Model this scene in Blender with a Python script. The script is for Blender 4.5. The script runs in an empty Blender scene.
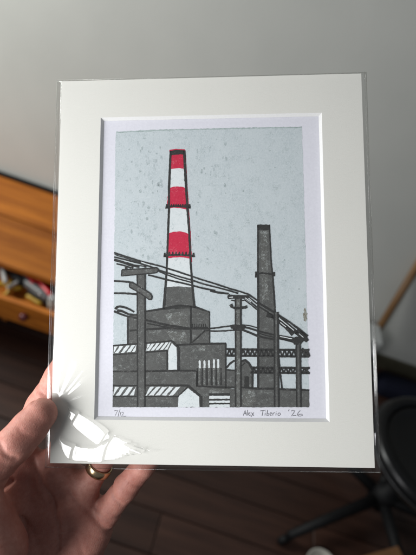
import bpy, bmesh, math, random
import numpy as np
from mathutils import Vector, Matrix

random.seed(7)
rng = np.random.default_rng(7)
scene = bpy.context.scene
COL = scene.collection

# ------------------------------------------------------------------ camera, world, light, exposure
FPX = 417.0                                   # focal length in units of 1/416 of the frame width
CAM = Vector((0.0, 0.0, 1.5))
PITCH, ROLL = math.radians(40), math.radians(19)
FWD = Vector((0, math.cos(PITCH), -math.sin(PITCH)))
LR = Vector((1, 0, 0))
LU = Vector((0, math.sin(PITCH), math.cos(PITCH)))
CX = LR * math.cos(ROLL) + LU * math.sin(ROLL)
CY = -LR * math.sin(ROLL) + LU * math.cos(ROLL)

cam = bpy.data.cameras.new('camera')
cam.sensor_fit = 'HORIZONTAL'
cam.sensor_width = 36.0
cam.lens = 36.0 * FPX / 416.0
cam.clip_start = 0.01
cam.clip_end = 60
cam.dof.use_dof = True
cam.dof.focus_distance = 0.272
cam.dof.aperture_fstop = 8.6
camo = bpy.data.objects.new('camera', cam)
COL.objects.link(camo)
camo.matrix_world = Matrix(((CX.x, CY.x, -FWD.x, CAM.x), (CX.y, CY.y, -FWD.y, CAM.y), (CX.z, CY.z, -FWD.z, CAM.z), (0, 0, 0, 1)))
scene.camera = camo

# pose of the held print: local x right, y up, z towards the viewer, metres, origin at the mat's centre
_r1 = Vector((0.99901, 0.0048356, -0.0442)); _r2 = Vector((-0.0071, 0.99621, 0.0867)); _t = Vector((0.00088, 0.00904, 0.27178))
def c2w(v): return CX * v.x + CY * v.y + FWD * v.z
PX = c2w(_r1).normalized()
PY = c2w(_r2); PY = (PY - PX * PY.dot(PX)).normalized()
PZ = PX.cross(PY)
PO = CAM + c2w(_t)
PM = Matrix(((PX.x, PY.x, PZ.x, PO.x), (PX.y, PY.y, PZ.y, PO.y), (PX.z, PY.z, PZ.z, PO.z), (0, 0, 0, 1)))
PMI = PM.inverted()
CAML = PMI @ CAM

world = bpy.data.worlds.new('World')
scene.world = world
world.use_nodes = True
bg = world.node_tree.nodes['Background']
bg.inputs[0].default_value = (0.86, 0.93, 1.0, 1)
bg.inputs[1].default_value = 0.135

def area(name, loc, target, sx, sy, power, color):
    l = bpy.data.lights.new(name, 'AREA')
    l.shape = 'RECTANGLE'; l.size = sx; l.size_y = sy; l.energy = power; l.color = color
    o = bpy.data.objects.new(name, l); COL.objects.link(o)
    o.location = loc
    o.rotation_euler = (Vector(target) - Vector(loc)).to_track_quat('-Z', 'Y').to_euler()
    return o
WINL = Vector((-0.75, -0.25, 0.60)).normalized()          # direction of the near window seen from the print
WPOS = PM @ (Vector((-0.06, -0.06, 0)) + WINL * 0.60)
area('window_light_near', WPOS, PO, 0.36, 0.56, 9.3, (0.985, 0.985, 1.0))
area('wall_fill_light', (-2.3, 0.78, 1.9), (0.1, 1.56, 1.2), 0.6, 1.0, 58.0, (0.97, 1.0, 0.97))  # added fill lamp off to the left, brightens wall and table

vs = scene.view_settings
vs.view_transform = 'Standard'; vs.look = 'None'; vs.exposure = 0.0; vs.gamma = 1.0; vs.use_curve_mapping = False

# ------------------------------------------------------------------ helpers
def tag(o, label=None, cat=None, group=None, kind=None):
    if label: o['label'] = label
    if cat: o['category'] = cat
    if group: o['group'] = group
    if kind: o['kind'] = kind
    return o
def empty(name, loc=(0, 0, 0), mat=None):
    o = bpy.data.objects.new(name, None); COL.objects.link(o)
    o.empty_display_size = 0.02
    if mat is not None: o.matrix_world = mat
    else: o.location = loc
    return o
def mesh_obj(name, verts, faces, mat, parent=None, smooth=False):
    me = bpy.data.meshes.new(name)
    me.from_pydata([tuple(v) for v in verts], [], [tuple(f) for f in faces])
    me.update()
    if smooth: me.polygons.foreach_set('use_smooth', [True] * len(me.polygons))
    if mat: me.materials.append(mat)
    o = bpy.data.objects.new(name, me); COL.objects.link(o)
    if parent is not None: o.parent = parent
    return o
def bm_obj(name, bm, mat, parent=None, smooth=False):
    me = bpy.data.meshes.new(name)
    bmesh.ops.recalc_face_normals(bm, faces=bm.faces)
    bm.to_mesh(me); bm.free()
    if smooth: me.polygons.foreach_set('use_smooth', [True] * len(me.polygons))
    if mat: me.materials.append(mat)
    o = bpy.data.objects.new(name, me); COL.objects.link(o)
    if parent is not None: o.parent = parent
    return o
def box_bm(size, center=(0, 0, 0), bevel=0.0, seg=2, rot=None):
    bm = bmesh.new()
    bmesh.ops.create_cube(bm, size=1)
    for v in bm.verts: v.co = Vector((v.co.x * size[0], v.co.y * size[1], v.co.z * size[2]))
    if bevel: bmesh.ops.bevel(bm, geom=bm.edges[:], offset=bevel, segments=seg, affect='EDGES', profile=0.5)
    M = Matrix.Translation(center)
    if rot is not None: M = M @ rot
    bm.transform(M)
    return bm
def box(name, size, center, mat, parent=None, bevel=0.0, rot=None):
    return bm_obj(name, box_bm(size, center, bevel, 2, rot), mat, parent)
def lathe_bm(profile, n=40, M=None):
    """profile: list of (r, z)"""
    bm = bmesh.new(); rings = []
    for r, z in profile:
        if r < 1e-6: rings.append([bm.verts.new((0, 0, z))])
        else: rings.append([bm.verts.new((r * math.cos(2 * math.pi * k / n), r * math.sin(2 * math.pi * k / n), z)) for k in range(n)])
    for a, b in zip(rings, rings[1:]):
        for k in range(n):
            q = [a[k % len(a)], a[(k + 1) % len(a)], b[(k + 1) % len(b)], b[k % len(b)]]
            u = []
            for v in q:
                if v not in u: u.append(v)
            if len(u) >= 3:
                try: bm.faces.new(u)
                except ValueError: pass
    if M is not None: bm.transform(M)
    return bm
def tube_bm(pts, radii, n=14, caps=True):
    pts = [Vector(p) for p in pts]
    if not hasattr(radii, '__len__'): radii = [radii] * len(pts)
    bm = bmesh.new(); rings = []; prev = None
    for i, p in enumerate(pts):
        d = (pts[min(i + 1, len(pts) - 1)] - pts[max(i - 1, 0)]).normalized()
        if prev is None:
            a = Vector((0, 0, 1)) if abs(d.z) < .9 else Vector((1, 0, 0))
            u = d.cross(a).normalized()
        else: u = (prev - d * prev.dot(d)).normalized()
        prev = u; w = d.cross(u)
        rings.append([bm.verts.new(p + (u * math.cos(2 * math.pi * k / n) + w * math.sin(2 * math.pi * k / n)) * radii[i]) for k in range(n)])
    for a, b in zip(rings, rings[1:]):
        for k in range(n): bm.faces.new((a[k], a[(k + 1) % n], b[(k + 1) % n], b[k]))
    if caps:
        bm.faces.new(rings[0][::-1]); bm.faces.new(rings[-1])
    return bm
def pix_ray(u, v):
    return (CX * ((u - 208.0) / FPX) + CY * ((277.5 - v) / FPX) + FWD)
def on_z(u, v, h):
    d = pix_ray(u, v); t = (h - CAM.z) / d.z; return CAM + d * t
def on_y(u, v, y):
    d = pix_ray(u, v); return CAM + d * (y / d.y)
def loc(u, v, z=0.0):
    """point of the print's own frame (metres) seen at photo pixel (u, v), at local height z"""
    d = PMI.to_3x3() @ pix_ray(u, v)
    t = (z - CAML.z) / d.z
    return CAML + d * t

# ------------------------------------------------------------------ materials
def new_mat(name):
    m = bpy.data.materials.new(name); m.use_nodes = True
    nt = m.node_tree; b = nt.nodes['Principled BSDF']
    return m, nt, b
def setc(b, col, rough=.6, metal=0.0, spec=.5):
    b.inputs['Base Color'].default_value = (*col, 1); b.inputs['Roughness'].default_value = rough
    b.inputs['Metallic'].default_value = metal; b.inputs['Specular IOR Level'].default_value = spec
def node(nt, t, **kw):
    n = nt.nodes.new(t)
    for k, v in kw.items(): setattr(n, k, v)
    return n
def coords(nt, scale=(1, 1, 1), rot=(0, 0, 0), which='Object'):
    tc = node(nt, 'ShaderNodeTexCoord'); mp = node(nt, 'ShaderNodeMapping')
    mp.inputs['Scale'].default_value = scale; mp.inputs['Rotation'].default_value = rot
    nt.links.new(tc.outputs[which], mp.inputs[0]); return mp.outputs[0]
def noise(nt, co, scale, detail=4, rough=.55, dist=0.0):
    n = node(nt, 'ShaderNodeTexNoise'); n.inputs['Scale'].default_value = scale
    n.inputs['Detail'].default_value = detail; n.inputs['Roughness'].default_value = rough; n.inputs['Distortion'].default_value = dist
    nt.links.new(co, n.inputs['Vector']); return n.outputs['Fac']
def ramp(nt, fac, stops):
    r = node(nt, 'ShaderNodeValToRGB')
    while len(r.color_ramp.elements) < len(stops): r.color_ramp.elements.new(.5)
    for e, (p, c) in zip(r.color_ramp.elements, stops):
        e.position = p; e.color = (*c, 1) if len(c) == 3 else c
    nt.links.new(fac, r.inputs[0]); return r.outputs[0]
def mixc(nt, fac, a, b):
    m = node(nt, 'ShaderNodeMix', data_type='RGBA')
    for sock, val in ((0, fac), (6, a), (7, b)):
        if hasattr(val, 'is_output'): nt.links.new(val, m.inputs[sock])
        else: m.inputs[sock].default_value = val if sock == 0 else (*val, 1)
    return m.outputs[2]
def bump(nt, b, h, strength=.2, dist=.001):
    n = node(nt, 'ShaderNodeBump'); n.inputs['Strength'].default_value = strength; n.inputs['Distance'].default_value = dist
    nt.links.new(h, n.inputs['Height']); nt.links.new(n.outputs[0], b.inputs['Normal'])
def plain(name, col, rough=.6, metal=0.0, spec=.5, var=.12, scale=20, bs=0.0):
    m, nt, b = new_mat(name); setc(b, col, rough, metal, spec)
    co = coords(nt); f = noise(nt, co, scale, 5)
    c = ramp(nt, f, [(.3, tuple(x * (1 - var) for x in col)), (.7, tuple(min(1, x * (1 + var)) for x in col))])
    nt.links.new(c, b.inputs['Base Color'])
    if bs: bump(nt, b, f, bs, .002)
    return m

def ink_material(name, col, alt, fleck, fl_lo, fl_hi, scale=900, spec=.25, streak=1.0):
    """hand-printed ink: fine grain between two tones plus flecks where the paper shows"""
    m, nt, b = new_mat(name); setc(b, col, .75, 0, spec)
    co = coords(nt, (1, streak, 1))
    n1 = noise(nt, co, scale, 3, .6); n2 = noise(nt, co, scale * .22, 5, .7); n3 = noise(nt, co, scale * 2.2, 2, .5)
    base = mixc(nt, ramp(nt, n1, [(.35, (0, 0, 0)), (.68, (1, 1, 1))]), col, alt)
    big = noise(nt, co, scale * .045, 4, .65)
    base = mixc(nt, ramp(nt, big, [(.38, (0, 0, 0)), (.66, (.55, .55, .55))]), base, alt)
    mm = node(nt, 'ShaderNodeMath', operation='MULTIPLY_ADD'); nt.links.new(n2, mm.inputs[0]); mm.inputs[1].default_value = .55
    m2 = node(nt, 'ShaderNodeMath', operation='MULTIPLY'); nt.links.new(n3, m2.inputs[0]); m2.inputs[1].default_value = .45
    nt.links.new(m2.outputs[0], mm.inputs[2])
    fk = ramp(nt, mm.outputs[0], [(fl_lo, (0, 0, 0)), (fl_hi, (1, 1, 1))])
    nt.links.new(mixc(nt, fk, base, fleck), b.inputs['Base Color'])
    bump(nt, b, n1, .12, .0002)
    return m
M = {}
M['sky_ink'] = ink_material('sky_ink', (.50, .565, .59), (.61, .665, .685), (.41, .475, .485), .555, .62, 1050, streak=.75)
M['pale_ink'] = ink_material('pale_ink', (.66, .715, .725), (.74, .78, .79), (.50, .57, .58), .57, .63, 900)
M['grey_ink'] = ink_material('grey_ink', (.058, .059, .057), (.125, .127, .122), (.28, .30, .29), .555, .63, 1900)
M['grey_ink_worn'] = ink_material('grey_ink_worn', (.080, .081, .076), (.14, .142, .134), (.36, .39, .38), .525, .60, 1200)
M['black_ink'] = ink_material('black_ink', (.024, .024, .024), (.042, .042, .040), (.12, .12, .115), .57, .64, 1200)
M['red_ink'] = ink_material('red_ink', (.50, .014, .05), (.58, .03, .075), (.66, .22, .26), .57, .64, 1000)
M['brown_ink'] = ink_material('brown_ink', (.14, .12, .085), (.24, .22, .17), (.45, .48, .45), .53, .6, 1000)
m, nt, b = new_mat('art_paper'); setc(b, (.74, .74, .83), .85, 0, .2)
co = coords(nt); n = noise(nt, co, 700, 4)
nt.links.new(ramp(nt, n, [(.3, (.735, .735, .80)), (.7, (.785, .785, .85))]), b.inputs['Base Color']); bump(nt, b, n, .15, .0003); M['paper'] = m
m, nt, b = new_mat('mat_board'); setc(b, (.77, .765, .715), .88, 0, .2)
co = coords(nt); n = noise(nt, co, 1600, 3); n2 = noise(nt, coords(nt, (300, 3000, 300)), 1, 2)
nt.links.new(ramp(nt, n, [(.3, (.755, .75, .70)), (.7, (.785, .78, .732))]), b.inputs['Base Color'])
ad = node(nt, 'ShaderNodeMath', operation='ADD'); nt.links.new(n, ad.inputs[0]); nt.links.new(n2, ad.inputs[1]); bump(nt, b, ad.outputs[0], .17, .0003); M['mat'] = m
M['mat_core'] = plain('mat_core', (.71, .71, .70), .9, 0, .2, .03, 900)
M['backing'] = plain('backing_board', (.55, .52, .45), .9, 0, .2, .05, 300)
m, nt, b = new_mat('graphite'); setc(b, (.10, .10, .11), .5, 0, .5)
co = coords(nt); n = noise(nt, co, 3500, 2)
nt.links.new(ramp(nt, n, [(.42, (.07, .07, .08)), (.66, (.28, .28, .31))]), b.inputs['Base Color']); M['pencil'] = m
# clear film
m = bpy.data.materials.new('clear_film'); m.use_nodes = True; nt = m.node_tree; nt.nodes.clear()
out = node(nt, 'ShaderNodeOutputMaterial'); mx = node(nt, 'ShaderNodeMixShader'); tr = node(nt, 'ShaderNodeBsdfTransparent'); gl = node(nt, 'ShaderNodeBsdfGlossy')
tr.inputs[0].default_value = (.985, .985, .98, 1); gl.inputs['Roughness'].default_value = .085
ge = node(nt, 'ShaderNodeNewGeometry'); dt = node(nt, 'ShaderNodeVectorMath', operation='DOT_PRODUCT')
nt.links.new(ge.outputs['Normal'], dt.inputs[0]); nt.links.new(ge.outputs['Incoming'], dt.inputs[1])
ab = node(nt, 'ShaderNodeMath', operation='ABSOLUTE'); nt.links.new(dt.outputs['Value'], ab.inputs[0])
om = node(nt, 'ShaderNodeMath', operation='SUBTRACT', use_clamp=True); om.inputs[0].default_value = 1; nt.links.new(ab.outputs[0], om.inputs[1])
pw = node(nt, 'ShaderNodeMath', operation='POWER'); nt.links.new(om.outputs[0], pw.inputs[0]); pw.inputs[1].default_value = 5
mu = node(nt, 'ShaderNodeMath', operation='MULTIPLY_ADD', use_clamp=True); mu.inputs[1].default_value = .92; mu.inputs[2].default_value = .08
nt.links.new(pw.outputs[0], mu.inputs[0]); nt.links.new(mu.outputs[0], mx.inputs[0]); nt.links.new(tr.outputs[0], mx.inputs[1]); nt.links.new(gl.outputs[0], mx.inputs[2])
bn = node(nt, 'ShaderNodeBump'); bn.inputs['Strength'].default_value = .10; bn.inputs['Distance'].default_value = .0006
co = coords(nt); nn = noise(nt, co, 60, 3); nt.links.new(nn, bn.inputs['Height']); nt.links.new(bn.outputs[0], gl.inputs['Normal'])
nt.links.new(mx.outputs[0], out.inputs[0]); M['film'] = m
m = m.copy(); m.name = 'film_seam'; nt = m.node_tree
for n_ in nt.nodes:
    if n_.type == 'BSDF_TRANSPARENT': n_.inputs[0].default_value = (.93, .93, .92, 1)
    if n_.type == 'BSDF_GLOSSY': n_.inputs['Roughness'].default_value = .12
M['seam'] = m
# skin
m, nt, b = new_mat('skin'); setc(b, (.50, .28, .22), .55, 0, .32)
co = coords(nt)
n1 = noise(nt, co, 55, 4, .6); n2 = noise(nt, co, 420, 4, .6)
c1 = ramp(nt, n1, [(.3, (.36, .15, .115)), (.55, (.44, .205, .16)), (.75, (.51, .26, .205))])
c2 = mixc(nt, ramp(nt, n2, [(.35, (0, 0, 0)), (.7, (.4, .4, .4))]), c1, (.30, .09, .065))
nt.links.new(c2, b.inputs['Base Color'])
b.inputs['Subsurface Weight'].default_value = .22; b.inputs['Subsurface Radius'].default_value = (1.0, .35, .2); b.inputs['Subsurface Scale'].default_value = .004
vo = node(nt, 'ShaderNodeTexVoronoi', feature='DISTANCE_TO_EDGE'); vo.inputs['Scale'].default_value = 850
wv = node(nt, 'ShaderNodeTexWave'); wv.inputs['Scale'].default_value = 260; wv.inputs['Distortion'].default_value = 6; wv.inputs['Detail'].default_value = 2
nt.links.new(coords(nt, (1, .7, .5), (0, 0, .6)), wv.inputs['Vector'])
nt.links.new(co, vo.inputs['Vector'])
m1 = node(nt, 'ShaderNodeMath', operation='MULTIPLY_ADD'); nt.links.new(wv.outputs['Fac'], m1.inputs[0]); m1.inputs[1].default_value = .12
m0 = node(nt, 'ShaderNodeMath', operation='ADD'); nt.links.new(vo.outputs['Distance'], m0.inputs[0]); nt.links.new(n2, m0.inputs[1]); nt.links.new(m0.outputs[0], m1.inputs[2])
bump(nt, b, m1.outputs[0], .26, .0005); M['skin'] = m
M['nail'] = plain('nail', (.60, .38, .32), .3, 0, .5, .05, 100)
m, nt, b = new_mat('ring_gold'); setc(b, (.62, .45, .26), .26, 1.0)
n = noise(nt, coords(nt, (1, 1, 6)), 600, 3); nt.links.new(ramp(nt, n, [(.3, (.5, .36, .2)), (.7, (.7, .53, .33))]), b.inputs['Base Color']); bump(nt, b, n, .1, .0003); M['gold'] = m
# room
m, nt, b = new_mat('wall_paint'); setc(b, (.55, .55, .51), .8, 0, .3)
co = coords(nt); n = noise(nt, co, 90, 4); nb = noise(nt, co, 1.7, 3)
nt.links.new(ramp(nt, nb, [(.3, (.50, .505, .475)), (.7, (.585, .585, .55))]), b.inputs['Base Color']); bump(nt, b, n, .15, .002); M['wall'] = m
def wood(name, dark, light, axis=0, scale=1.0, rough=.4, spec=.4):
    m, nt, b = new_mat(name); setc(b, light, rough, 0, spec)
    sc = [28 * scale] * 3; sc[axis] = 2.2 * scale
    co = coords(nt, tuple(sc)); n = noise(nt, co, 1.0, 6, .62, .8); n2 = noise(nt, co, 5.0, 3, .6)
    oi = node(nt, 'ShaderNodeObjectInfo')
    c = ramp(nt, n, [(.28, dark), (.5, tuple((a + c_) / 2 for a, c_ in zip(dark, light))), (.72, light)])
    rr = ramp(nt, oi.outputs['Random'], [(0, (.72, .72, .72)), (1, (1.2, 1.2, 1.2))])
    mm = node(nt, 'ShaderNodeMix', data_type='RGBA', blend_type='MULTIPLY'); mm.inputs[0].default_value = 1
    nt.links.new(c, mm.inputs[6]); nt.links.new(rr, mm.inputs[7]); nt.links.new(mm.outputs[2], b.inputs['Base Color'])
    bump(nt, b, n2, .12, .001)
    return m
M['floor_wood'] = wood('floor_wood', (.024, .011, .008), (.060, .028, .019), 0, 1.0, .42, .4)
M['oak'] = wood('oak', (.18, .045, .005), (.50, .165, .02), 0, 1.0, .45, .25)
M['oak_v'] = wood('handle_wood', (.15, .075, .03), (.30, .165, .07), 2, 1.4, .5, .3)
M['dark'] = plain('dark_plastic', (.005, .005, .0055), .6, 0, .2, .2, 30)
M['vinyl'] = plain('black_vinyl', (.004, .004, .0045), .30, 0, .35, .2, 140, .15)
M['steel'] = plain('dark_steel', (.06, .06, .062), .35, .8, .5, .2, 60)
M['chrome'] = plain('chrome', (.55, .55, .55), .2, 1, .5, .05, 60)
M['olive'] = plain('baseboard_paint', (.075, .068, .045), .6, 0, .3, .15, 30)
M['grey_box'] = plain('grey_card', (.42, .43, .42), .8, 0, .2, .06, 40)
M['navy'] = plain('navy_matte', (.007, .008, .016), .9, 0, .1, .3, 200, .3)
M['red_pl'] = plain('red_plastic', (.55, .02, .03), .35, 0, .5, .08, 40)
M['yellow_pl'] = plain('yellow_plastic', (.45, .27, .02), .4, 0, .5, .08, 40)
M['grey_pl'] = plain('grey_plastic', (.12, .12, .12), .4, 0, .5, .1, 40)
M['lgrey_pl'] = plain('light_grey_plastic', (.34, .33, .32), .4, 0, .5, .1, 40)
M['white_pl'] = plain('white_plastic', (.45, .43, .38), .4, 0, .5, .05, 40)
M['card'] = plain('brown_cardboard', (.17, .085, .04), .85, 0, .2, .1, 30)
M['knob'] = plain('dark_red_knob', (.10, .018, .018), .25, 0, .5, .1, 30)

# ------------------------------------------------------------------ the setting: wall, floor of planks
WALL_Y = 1.56
wall = box('wall', (7.0, .12, 3.2), (0.2, WALL_Y + .06, 1.6), M['wall']); tag(wall, kind='structure')
bb = box('baseboard', (3.6, .016, .085), (1.9, WALL_Y - .0085, .0455), M['olive'], wall, .003)
floor = box('floor', (7.0, 5.0, .04), (0.2, -.93, -.0265), plain('subfloor', (.008, .006, .005), .9)); tag(floor, kind='structure')
PW, PL = .125, 1.35
pmesh = {}
row = 0; y = WALL_Y - .004 - PW / 2
while y > -.4:
    off = (row * .53) % PL
    x = -2.4 - off
    k = 0
    while x < 2.6:
        key = 'p'
        if key not in pmesh:
            o = bm_obj('plank', box_bm((PL - .003, PW - .003, .012), (0, 0, 0), .0016, 1), M['floor_wood'], floor)
            pmesh[key] = o.data
        else:
            o = bpy.data.objects.new('plank', pmesh[key]); COL.objects.link(o); o.parent = floor
        o.location = (x + PL / 2, y, random.uniform(-.0006, .0006)); o.rotation_euler = (0, 0, random.choice((0, math.pi)))
        x += PL; k += 1
    y -= PW; row += 1

# ------------------------------------------------------------------ low wooden table with an open drawer (left, behind)
TH = .387; TX0, TX1 = -1.75, -.30
table = empty('low_table', (0, 0, 0)); tag(table, 'low orange wooden table against the wall with its drawer pulled open', 'table')
yb, ym, yf = 1.526, 1.280, 1.027
for a, bb_ in ((yf, ym - .005), (ym + .005, yb)):
    box('top_board', (TX1 - TX0, bb_ - a, .024), ((TX0 + TX1) / 2, (a + bb_) / 2, TH - .012), M['oak'], table, .003)
box('gap_shade_strip', (TX1 - TX0, .022, .05), ((TX0 + TX1) / 2, yb + .013, TH - .016), M['dark'], table, .002)  # black strip standing in for the shade between table and wall
for x in (TX0 + .03, TX1 - .03):
    box('side_panel', (.03, yb - yf - .05, TH - .026), (x, (yb + yf) / 2, (TH - .026) / 2), M['oak'], table, .003)
box('lower_shelf', (TX1 - TX0 - .1, .30, .018), ((TX0 + TX1) / 2, 1.36, .10), M['oak'], table, .002)
# drawer: front face at DY, bottom board, sides, divider
DY = .905; DT, DB = .365, .262
DX0, DX1 = -1.45, -.42
drawer = empty('drawer'); drawer.parent = table
box('drawer_front', (DX1 - DX0, .020, DT - DB), ((DX0 + DX1) / 2, DY, (DT + DB) / 2), M['oak'], drawer, .003)
box('drawer_bottom', (DX1 - DX0 - .04, .40, .006), ((DX0 + DX1) / 2, DY + .21, DB + .012), M['oak'], drawer)
for x in (DX0 + .012, DX1 - .012):
    box('drawer_side', (.014, .38, DT - DB - .02), (x, DY + .205, (DT + DB) / 2), M['oak'], drawer, .002)
kp = on_y(23.5, 303, DY - .02)
bm = lathe_bm([(0, .026), (.008, .026), (.0135, .021), (.0155, .014), (.013, .007), (.007, .003), (.006, -.002), (0, -.002)], 24, Matrix.Rotation(math.radians(90), 4, 'X'))
kn = bm_obj('knob', bm, M['knob'], drawer, True); kn.location = (kp.x, DY - .011, .325)
p0 = on_y(5, 322, DY + .03)
box('bracket', (.022, .03, .07), (p0.x, DY + .04, DB - .03), M['oak'], table, .004)

# things in the drawer
zb = DB + .016
def tool(name, label, cat, u, v, h, ang, length, r, mat, tip=None):
    p = on_z(u, v, h)
    e = empty(name, p); e.rotation_euler = (0, 0, math.radians(ang)); tag(e, label, cat, 'things lying in the open drawer')
    prof = [(-length / 2, r * .55), (-length / 2 + r * .5, r * .95), (-length / 4, r), (0, r * .86), (length / 4, r), (length / 2 - r * .4, r * .9), (length / 2, r * .5)]
    bm_obj('grip', tube_bm([(x, 0, 0) for x, _ in prof], [q for _, q in prof], 14), mat, e, True)
    if tip:
        bm_obj('shaft', tube_bm([(length / 2, 0, 0), (length / 2 + tip, 0, 0)], r * .34, 10), M['chrome'], e, True)
    return e
tool('screwdriver', 'red handled tool lying in drawer nearest the dark red knob', 'tool', 28, 276, zb + .050, -38, .10, .0115, M['red_pl'], .06)
tool('screwdriver', 'longer red handled tool at the drawer end beside the mat', 'tool', 43, 286, zb + .052, -34, .13, .0105, M['red_pl'], .07)
tool('marker', 'dark grey thick tube lying in front of the red tools', 'tube', 33, 287, zb + .040, -20, .17, .019, M['grey_pl'])
tool('marker', 'black pouch shaped roll at the back left of the drawer', 'roll', 12, 273, zb + .042, -24, .15, .020, M['dark'])
tool('marker', 'light grey slim tube slanting at the drawer left end', 'tube', 3, 272, zb + .060, -50, .12, .009, M['lgrey_pl'])
tool('marker', 'pale grey short tube standing over the yellow things', 'tube', 14, 284, zb + .045, 70, .06, .007, M['lgrey_pl'])
tool('marker', 'dull yellow pencil stub by the knob inside drawer', 'pencil', 34, 300, zb + .022, -15, .07, .008, M['yellow_pl'])
tool('marker', 'dark handle lying deep in the drawer below red tools', 'tool', 41, 299, zb + .018, -12, .12, .013, M['dark'])
def tape(label, u, v, h, r, mat, tilt):
    p = on_z(u, v, h)
    bm = lathe_bm([(r * .62, -.009), (r, -.009), (r, .009), (r * .62, .009), (r * .62, -.009)], 30)
    o = bm_obj('tape_roll', bm, mat, None, True); o.location = p; o.rotation_euler = tilt; tag(o, label, 'tape roll', 'things lying in the open drawer'); return o
tape('bright yellow tape roll at the left end of the drawer', 1.5, 290, zb + .03, .030, M['yellow_pl'], (.3, .2, 0))
tape('mustard yellow ring behind the pale tubes in drawer', 16, 285, zb + .018, .026, M['yellow_pl'], (.15, .1, 0))
p = on_z(53, 302, zb + .035)
jar = empty('small_jar', (p.x, p.y, zb)); tag(jar, 'small white jar in the drawer right beside the mat edge', 'jar', 'things lying in the open drawer')
bm_obj('jar_body', lathe_bm([(0, .002), (.017, .002), (.019, .006), (.019, .040), (.016, .046), (0, .046)], 24), M['white_pl'], jar, True)
bm_obj('lid', lathe_bm([(0, .062), (.015, .062), (.017, .060), (.017, .047), (0, .047)], 24), M['lgrey_pl'], jar, True)

# ------------------------------------------------------------------ right side: broom handle, box, stool, rod, bowl, carton
b0 = on_y(352, 372, 1.44); b0.z = .0
fl = on_z(352, 385, .0)
q0 = on_y(378, 330, 1.50); q1 = on_y(416, 268, WALL_Y - .02)
dirv = (q1 - q0).normalized()
s0 = q0 - dirv * ((q0.z - .012) / dirv.z)
s1 = q0 + dirv * ((WALL_Y - .0125 - q0.y) / dirv.y if dirv.y > 1e-3 else 1.0)
if (s1 - s0).length > 1.7: s1 = s0 + dirv * 1.7
tag(bm_obj('broom_handle', tube_bm([s0, s0.lerp(s1, .5), s1], [.016, .016, .0155], 18), M['oak_v'], None, True), 'long brown wooden handle leaning on the wall behind the mat', 'handle')
cr = on_z(382, 344, .31)
gb = empty('storage_box', (cr.x - .12, cr.y + .055, 0)); tag(gb, 'grey cardboard box on the floor by the wall, mostly hidden by the mat', 'box')
box('box_body', (.24, .11, .285), (0, 0, .1435), M['grey_box'], gb, .003)
box('lid', (.246, .116, .03), (0, 0, .297), M['grey_box'], gb, .003)
nb_ = on_z(392, 384, .06)
bm = box_bm((.26, .12, .085), (0, 0, .044), .03, 4)  # low rounded navy shape with a wavy surface
for v_ in bm.verts: v_.co += Vector((math.sin(v_.co.y * 40) * .004, math.sin(v_.co.x * 31) * .004, math.sin(v_.co.x * 25 + v_.co.y * 30) * .004 if v_.co.z > .03 else 0))
bg_ = bm_obj('navy_lump', bm, M['navy'], None, True); bg_.location = (nb_.x + .06, nb_.y, 0); tag(bg_, 'dark navy rounded cloth lying on floor between grey box and stool', 'lump')

sp = on_z(437, 455, .44)
stool = empty('stool', (sp.x, sp.y, 0)); tag(stool, 'round black stool with raised rim standing at the right edge', 'stool')
SR = .205
bm_obj('seat', lathe_bm([(0, .428), (.06, .428), (.12, .431), (.150, .440), (.158, .4455), (.164, .441), (.164, .41), (0, .41)], 64), M['vinyl'], stool, True)
bm_obj('rim', lathe_bm([(.166, .405), (.166, .446), (.173, .455), (.187, .457), (.200, .449), (SR, .432), (SR, .41), (.196, .398), (.166, .398), (.166, .405)], 72), M['vinyl'], stool, True)
bm_obj('trim_ring', lathe_bm([(SR + .0005, .418), (SR + .004, .420), (SR + .004, .426), (SR + .0005, .428), (SR + .0005, .418)], 72), M['steel'], stool, True)
bm_obj('column', lathe_bm([(0, .397), (.06, .397), (.06, .385), (.025, .38), (.025, .16), (.038, .155), (.042, .075), (0, .075)], 28), M['dark'], stool, True)
f0 = on_z(287, 537, .05)
a0 = math.atan2(f0.y - sp.y, f0.x - sp.x)
RL = math.hypot(f0.x - sp.x, f0.y - sp.y)
RL = min(RL, .46)
for k in range(5):
    a = a0 + k * 2 * math.pi / 5
    d = Vector((math.cos(a), math.sin(a), 0))
    leg = bm_obj('base_leg', tube_bm([d * .03 + Vector((0, 0, .105)), d * (RL * .5) + Vector((0, 0, .088)), d * RL + Vector((0, 0, .066))], [.021, .018, .014], 12), M['dark'], stool, True)
    cst = bm_obj('caster', lathe_bm([(0, -.012), (.018, -.012), (.024, -.008), (.025, 0), (.024, .008), (.018, .012), (0, .012)], 20, Matrix.Translation(d * RL + Vector((0, 0, .0255))) @ Matrix.Rotation(a, 4, 'Z') @ Matrix.Rotation(math.pi / 2, 4, 'X')), M['dark'], leg, True)
r0 = on_z(303, 532, .003)
r1 = on_y(317, 395, WALL_Y - .006)
tag(bm_obj('metal_rod', tube_bm([r0, r1], .0038, 10), M['grey_pl'], None, True), 'thin grey rod rising from the floor beside stool base, behind the mat', 'rod')
wp = on_z(320, 563, .03)
bw = bm_obj('bowl', lathe_bm([(0, .002), (.026, .002), (.030, .006), (.048, .024), (.056, .046), (.058, .050), (.054, .050), (.045, .026), (.024, .010), (0, .009)], 40), M['white_pl'], None, True)
bw.location = (wp.x, wp.y - .02, 0); tag(bw, 'small white bowl on the dark floor at the bottom of the picture', 'bowl')
cp = on_z(366, 545, .12)
cb = empty('carton', (cp.x, cp.y, 0)); cb.rotation_euler = (0, 0, math.radians(28)); tag(cb, 'brown cardboard carton corner at the bottom edge under the stool', 'carton')
box('carton_body', (.20, .20, .112), (.02, -.125, .0575), M['card'], cb, .002)
for sx in (-1, 1): box('flap', (.098, .2, .003), (.02 + sx * .0495, -.125, .1155), M['card'], cb)

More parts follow.
